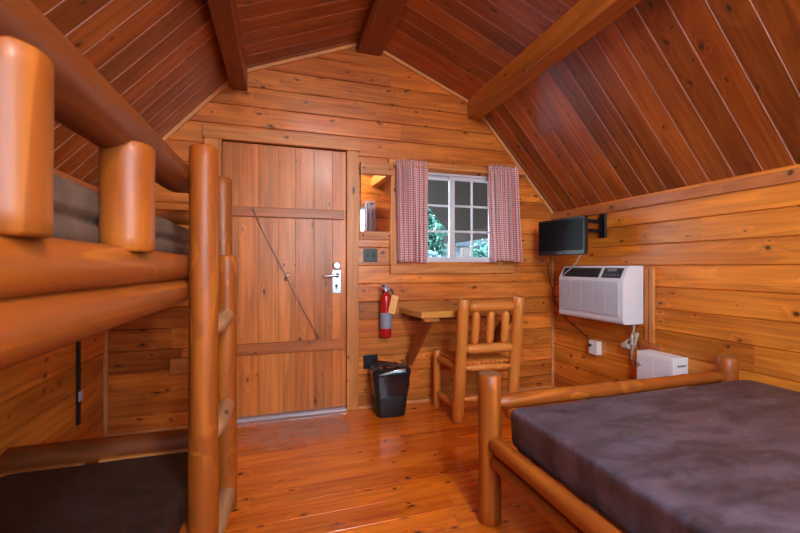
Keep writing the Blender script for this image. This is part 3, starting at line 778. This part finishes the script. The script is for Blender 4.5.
log('seat_rail', (1.215,2.87,.40), (1.63,2.87,.40), .024, .024, ch, mat=M_logp, e0='tenon', e1='tenon')
mb = MB()
for k in range(11):
    x = 1.262+k*.0365
    mb.lathe([(.012,0),(.0175,.004),(.0175,.376),(.012,.38)], 12, M=Matrix.Translation((x,2.475,.428)) @ Matrix.Rotation(-PI/2,4,'X'), sy=.75)
mb.bbox(1.225,1.25,2.56,2.86,.418,.438,.004)
mb.build('seat', M_logp, ch)

# ------------------------------------------------------------------ television
tv = empty('television', (2.13,2.545,1.205), 'black flat television swung out on a wall arm near the corner', 'television')
ta = math.atan2(2.125-2.135, 2.80-2.28)
Mt = Matrix.Translation((2.128,2.555,1.355)) @ Matrix.Rotation(math.radians(4),4,'Z')   # local x = depth to the wall, y = width
mb = MB(); mb.bbox(0,.035,-.246,.246,-.146,.146,.006, seg=2, M=Mt); mb.bbox(.035,.06,-.16,.16,-.11,.10,.008, M=Mt); mb.build('television_body', M_black, tv)
mb = MB(); mb.box(-.0012,.001,-.230,.230,-.110,.130, M=Mt); mb.build('screen', M_screen, tv)
mb = MB(); mb.box(-.0015,.0,-.022,.022,-.134,-.127, M=Mt); mb.build('badge', M_grey, tv)
mb = MB(); mb.bbox(2.400,2.419,2.375,2.440,1.345,1.530,.004); wp = mb.build('wall_bracket', M_blackm, tv)
mb = MB(); 
for z in (1.395,1.468):
    mb.tube([(2.403,2.410,z),(2.30,2.395,z),(2.215,2.37,z)], .016, 8, sub=3)
mb.tube([(2.215,2.37,1.37),(2.215,2.37,1.49)], .014, 10, sub=0); mb.tube([(2.215,2.37,1.43),(2.185,2.48,1.43)], .014, 8, sub=0)
mb.build('bracket_arm', M_blackm, tv)
mb = MB(); mb.tube([(2.17,2.72,1.215),(2.19,2.74,1.16),(2.24,2.84,1.12),(2.30,2.90,1.02),(2.33,2.90,.92),(2.33,2.86,.82),(2.34,2.80,.80),(2.35,2.77,.88),(2.34,2.80,.97),(2.33,2.88,.94),(2.35,2.92,.84),(2.39,2.90,.76),(2.405,2.80,.66),(2.405,2.60,.56),(2.395,2.505,.505)], .0038, 6)
tag(mb.build('power_cord', M_black), 'thin black cord looping down from the television past the corner', 'cord')
mb = MB(); mb.tube([(2.165,2.36,1.225),(2.17,2.39,1.19),(2.175,2.45,1.13),(2.15,2.50,1.08),(2.16,2.56,1.045),(2.19,2.60,1.06)], .0035, 6)
tag(mb.build('antenna_cord', M_acg), 'short grey cord hanging from the television over the air conditioner', 'cord')

# ------------------------------------------------------------------ air conditioner
ac = empty('air_conditioner', (2.42,2.355,.705), 'white wall air conditioner with louvred front below the television', 'air conditioner')
y0, y1 = 2.062, 2.70
def prism(mb, prof, ya, yb, mat=0):
    n = len(mb.v); k = len(prof)
    mb.v += [(x,ya,z) for x,z in prof]+[(x,yb,z) for x,z in prof]
    mb.face(range(n,n+k),mat); mb.face(list(range(n+k,n+2*k))[::-1],mat)
    for i in range(k): j = (i+1) % k; mb.face((n+i,n+j,n+k+j,n+k+i),mat)
mb = MB(); prism(mb, [(2.42,.718),(2.255,.718),(2.242,.728),(2.238,.745),(2.238,1.028),(2.288,1.118),(2.30,1.126),(2.42,1.126)], y0, y1)
body = mb.build('body', M_acw, ac); bv = body.modifiers.new('b','BEVEL'); bv.width = .005; bv.segments = 2; bv.limit_method = 'ANGLE'
mb = MB(); gy0, gy1, gz0, gz1 = y0+.035, y1-.025, .775, 1.012
mb.box(2.2345,2.238,gy0,gy1,gz0,gz1,0)
ns = 18
for k in range(ns):
    z = gz0+(gz1-gz0)*(k+.5)/ns
    mb.box(2.228,2.2346,gy0,gy1,z-.0042,z+.0042,1)
for k in range(1,5):
    y = gy0+(gy1-gy0)*k/5; mb.box(2.2290,2.2346,y-.0018,y+.0018,gz0,gz1,1)
mb.build('front_grille', [M_acg, M_acl], ac)
sd = Vector((2.288-2.238,0,1.118-1.028)); sl = sd.length; sd.normalize(); nn = Vector((-sd.z,0,sd.x))
Ms = Matrix(((sd.x,0,nn.x,2.238),(0,1,0,0),(sd.z,0,nn.z,1.028),(0,0,0,1)))
mb = MB(); mb.box(.012,sl-.012,y0+.225,y1-.03,0,.003,0,M=Ms)
for k in range(5): mb.box(.018+k*.016,.023+k*.016,y0+.23,y1-.035,.003,.006,1,M=Ms)
mb.build('air_outlet', [M_acd, M_black], ac)
mb = MB(); mb.box(.012,sl-.012,y0+.03,y0+.195,0,.003,0,M=Ms); cp = mb.build('control_panel', M_acd, ac)
mb = MB(); mb.box(.065,.085,y0+.085,y0+.165,.003,.0035,0,M=Ms); 
for k in range(5): mb.lathe([(.006,0),(.005,.002)],10,M=Ms @ Matrix.Translation((.035,y0+.055+k*.028,.003)))
mb.build('buttons', M_grey, cp)
mb = MB(); mb.tube([(2.36,2.085,.72),(2.37,2.10,.66),(2.385,2.13,.62),(2.38,2.09,.58),(2.38,2.13,.545),(2.37,2.17,.56),(2.385,2.12,.63),(2.37,2.08,.64),(2.375,2.10,.57),(2.385,2.16,.53),(2.37,2.19,.555),(2.38,2.14,.60),(2.375,2.07,.655),(2.38,2.09,.60),(2.385,2.125,.51),(2.385,2.115,.44),(2.39,2.07,.39),(2.40,2.03,.385)], .0075, 8)
mb.bbox(2.355,2.395,2.13,2.19,.535,.57,.008,seg=2); mb.bbox(2.36,2.39,2.10,2.12,.565,.64,.004)
tag(mb.build('power_cord', M_cord), 'bundled cream cord tied up below the air conditioner', 'cord')
# outlet box
ob = empty('outlet_box', (2.42,2.47,.425), 'small white surface outlet box with black plug on right wall', 'outlet')
mb = MB(); mb.bbox(2.372,2.42,2.428,2.516,.422,.530,.005,seg=2); mb.build('box', M_white, ob)
mb = MB(); mb.bbox(2.355,2.372,2.482,2.506,.482,.503,.004); mb.build('plug', M_black, ob)
# heater
ht = empty('wall_heater', (2.36,1.88,.1), 'white wall heater behind the foot of the log bed', 'heater')
mb = MB(); mb.bbox(2.295,2.42,1.752,2.012,.12,.556,.008,seg=3); mb.build('heater_body', M_white, ht)
for (a, b) in ((1.775,1.878),(1.893,1.995)):
    mb = MB()
    for k in range(24):
        for j in range(9): mb.box(2.2935,2.2955,a+(b-a)*(j+.15)/9,a+(b-a)*(j+.85)/9,.15+k*.016,.15+k*.016+.007)
    mb.build('vent', M_acl, ht)
mb = MB(); mb.box(2.325,2.395,1.7508,1.7525,.50,.512); mb.build('label_print', M_grey, ht)
mb = MB(); mb.box(2.35,2.39,1.7508,1.7525,.452,.458); mb.build('label_print', M_grey, ht)
mb = MB(); mb.lathe([(.012,0),(.011,.014),(.0,.015)],14,M=Matrix.Translation((2.2935,1.975,.475)) @ Matrix.Rotation(-PI/2,4,'Y')); mb.build('knob', M_acg, ht)
mb = MB(); mb.bbox(2.33,2.40,1.78,1.98,0,.12,.004); mb.build('stand', M_acw, ht)

# ------------------------------------------------------------------ added ceiling lamp, lights the room unseen from behind the camera
lp = empty('added_ceiling_lamp', (.66,-.38,2.80), 'round lamp added unseen behind the camera to light the room', 'lamp')
T = Matrix.Translation((.66,-.38,0))
mb = MB(); mb.lathe([(.07,2.80),(.07,2.785),(.05,2.775)], 24, M=T); mb.build('added_lamp_base', M_white, lp)
mb = MB(); mb.lathe([(.01,2.53),(.06,2.54),(.105,2.575),(.125,2.63),(.125,2.67),(.105,2.73),(.06,2.775)], 28, M=T); mb.build('added_lamp_globe', M_addlamp, lp)

# ------------------------------------------------------------------ outside: porch, shed, trees
g = MB(); g.box(-14,18,3.1,24,-.35,-.30); struct(g.build('ground', M_conc), 'gravel ground outside')
g = MB(); g.box(-14,18,-16,-.90,-.35,-.30); struct(g.build('ground', M_conc), 'gravel ground behind the cabin')
g = MB(); g.bbox(XL,XR,3.10,5.25,-.1,0,.004); struct(g.build('porch_floor', M_porch), 'porch deck outside the window')
pr = empty('porch_roof', (XC,3.1,ZE), 'dark gambrel porch roof seen through the window', 'roof')
def rslab(p, q, th=.05):
    p = Vector((p[0],0,p[1])); q = Vector((q[0],0,q[1])); d = q-p; up = Vector((-d.z,0,d.x)).normalized()*th
    if up.z < 0: up = -up
    mb = MB(); n = 0
    for y in (3.10,5.3): mb.v += [(p.x,y,p.z),(q.x,y,q.z),(q.x+up.x,y,q.z+up.z),(p.x+up.x,y,p.z+up.z)]
    mb.face((0,1,2,3)); mb.face((7,6,5,4))
    for i in range(4): j = (i+1) % 4; mb.face((i,i+4,j+4,j))
    mb.build('roof_panel', M_porch, pr)
rslab((XC,ZRD),(XC+XB,ZB)); rslab((XC,ZRD),(XC-XB,ZB)); rslab((XC+XB,ZB),(XR+.12,ZE-.13)); rslab((XC-XB,ZB),(XL-.12,ZE-.13))
for x in (XL, XR-.1):
    mb = MB(); mb.bbox(x,x+.1,3.10,5.28,1.46,1.58,.004); mb.build('eave_beam', M_porch, pr)
for x, l in ((XR-.07,'dark porch corner post outside behind the middle window stile'),(XL+.02,'brown porch post on the far left of the porch')):
    mb = MB(); mb.bbox(x,x+.11,5.12,5.23,0,1.46,.006); tag(mb.build('porch_post', M_post), l, 'post')
pw = MB(); pw.bbox(3.50,3.66,7.0,7.14,-.3,1.5,.006); tag(pw.build('yard_post', M_post), 'brown post standing in the yard, seen through the lowest middle window pane', 'post')
sh = empty('shed', (5.5,12.,-.3), 'small grey building across the path outside the window', 'building')
mb = MB(); mb.bbox(4.9,6.3,11.2,13,-.3,1.75,.01); w_ = mb.build('shed_wall', M_shed, sh)
mb = MB(); mb.box(4.7,6.5,10.9,13.2,1.75,1.98); mb.build('shed_roof', M_shedr, sh)
def tree(x, y, h, r, mat, label, seed, n=2600, z0=.4):
    rn = random.Random(seed); root = empty('tree', (x,y,-.3), label, 'tree', 'trees outside the cabin window')
    t = MB(); t.lathe([(.13,-.3),(.10,h*.4),(.05,h*.85)], 10, M=Matrix.Translation((x,y,0))); t.build('trunk', M_bark, root)
    c = MB()
    for _ in range(n):
        d = Vector((rn.gauss(0,1), rn.gauss(0,1), rn.gauss(0,1))).normalized(); q = rn.uniform(.35,1)**.5
        f_ = 1+.35*noise.noise(d*2.3+Vector((seed,0,0)))
        p = Vector((x, y, z0+(h-z0)/2)) + Vector((d.x*r, d.y*r, d.z*(h-z0)/2))*q*f_
        s_ = rn.uniform(.05,.12); e = Quaternion((rn.gauss(0,1),rn.gauss(0,1),rn.gauss(0,1),rn.gauss(0,1))).normalized()
        k = len(c.v)
        for v_ in ((-1,0,0),(0,-.5,.15),(1,0,0),(0,.5,.15)): c.v.append(tuple(p + e @ (Vector(v_)*s_)))
        c.face((k,k+1,k+2,k+3))
    c.build('foliage', mat, root, fixn=False)
tree(3.75,9.6,3.6,.62,M_leaf,'bright green tree in the left window panes',1,3600,1.0)
tree(3.42,8.2,1.35,.42,M_leaf2,'pale bush low in the left window panes',2,2400,-.3)
tree(4.80,8.4,1.7,.50,M_leaf,'green bush in the lower right window pane',3,2200,-.3)
tree(9.6,16.6,5.6,2.2,M_leaf,'large green tree behind the grey building',4,4200)
tree(5.4,19.5,6.,2.0,M_leaf2,'tall pale tree standing furthest away',5,3600)

# ------------------------------------------------------------------ sky, sun-less overcast daylight
wd = bpy.data.worlds.new('World'); scene.world = wd; wd.use_nodes = True; nt = wd.node_tree
bg = nt.nodes['Background']; tc = N(nt, 'ShaderNodeTexCoord').outputs['Generated']
sp = N(nt, 'ShaderNodeSeparateXYZ'); nt.links.new(tc, sp.inputs[0])
nt.links.new(MIX(nt, MR(nt, sp.outputs[2], -.1, .7), (.78,.90,1.0), (.50,.72,1.0)), bg.inputs['Color']); bg.inputs['Strength'].default_value = 9.0
for (loc, sx, sz, rz) in (((.735,YR-.12,1.545),1.47,.99,0.),):
    ld = bpy.data.lights.new('daylight_portal','AREA'); ld.shape = 'RECTANGLE'; ld.size = sx; ld.size_y = sz; ld.cycles.is_portal = True
    lo = bpy.data.objects.new('daylight_portal', ld); COL.objects.link(lo); lo.location = loc; lo.rotation_euler = (PI/2,0,0)

# ------------------------------------------------------------------ camera
cd = bpy.data.cameras.new('camera'); cam = bpy.data.objects.new('camera', cd); COL.objects.link(cam)
cam.location = (0,0,1.12); cam.rotation_euler = (PI/2,0,-math.radians(17.3))
cd.sensor_width = 36; cd.lens = 386/800*36; cd.clip_start = .02
cd.dof.use_dof = True; cd.dof.focus_distance = 2.6; cd.dof.aperture_fstop = 4.5
scene.camera = cam
scene.view_settings.view_transform = 'Standard'; scene.view_settings.look = 'None'
scene.view_settings.gamma = 1; scene.view_settings.use_curve_mapping = False; scene.view_settings.exposure = 1.2
scene.cycles.max_bounces = 8; scene.cycles.diffuse_bounces = 5
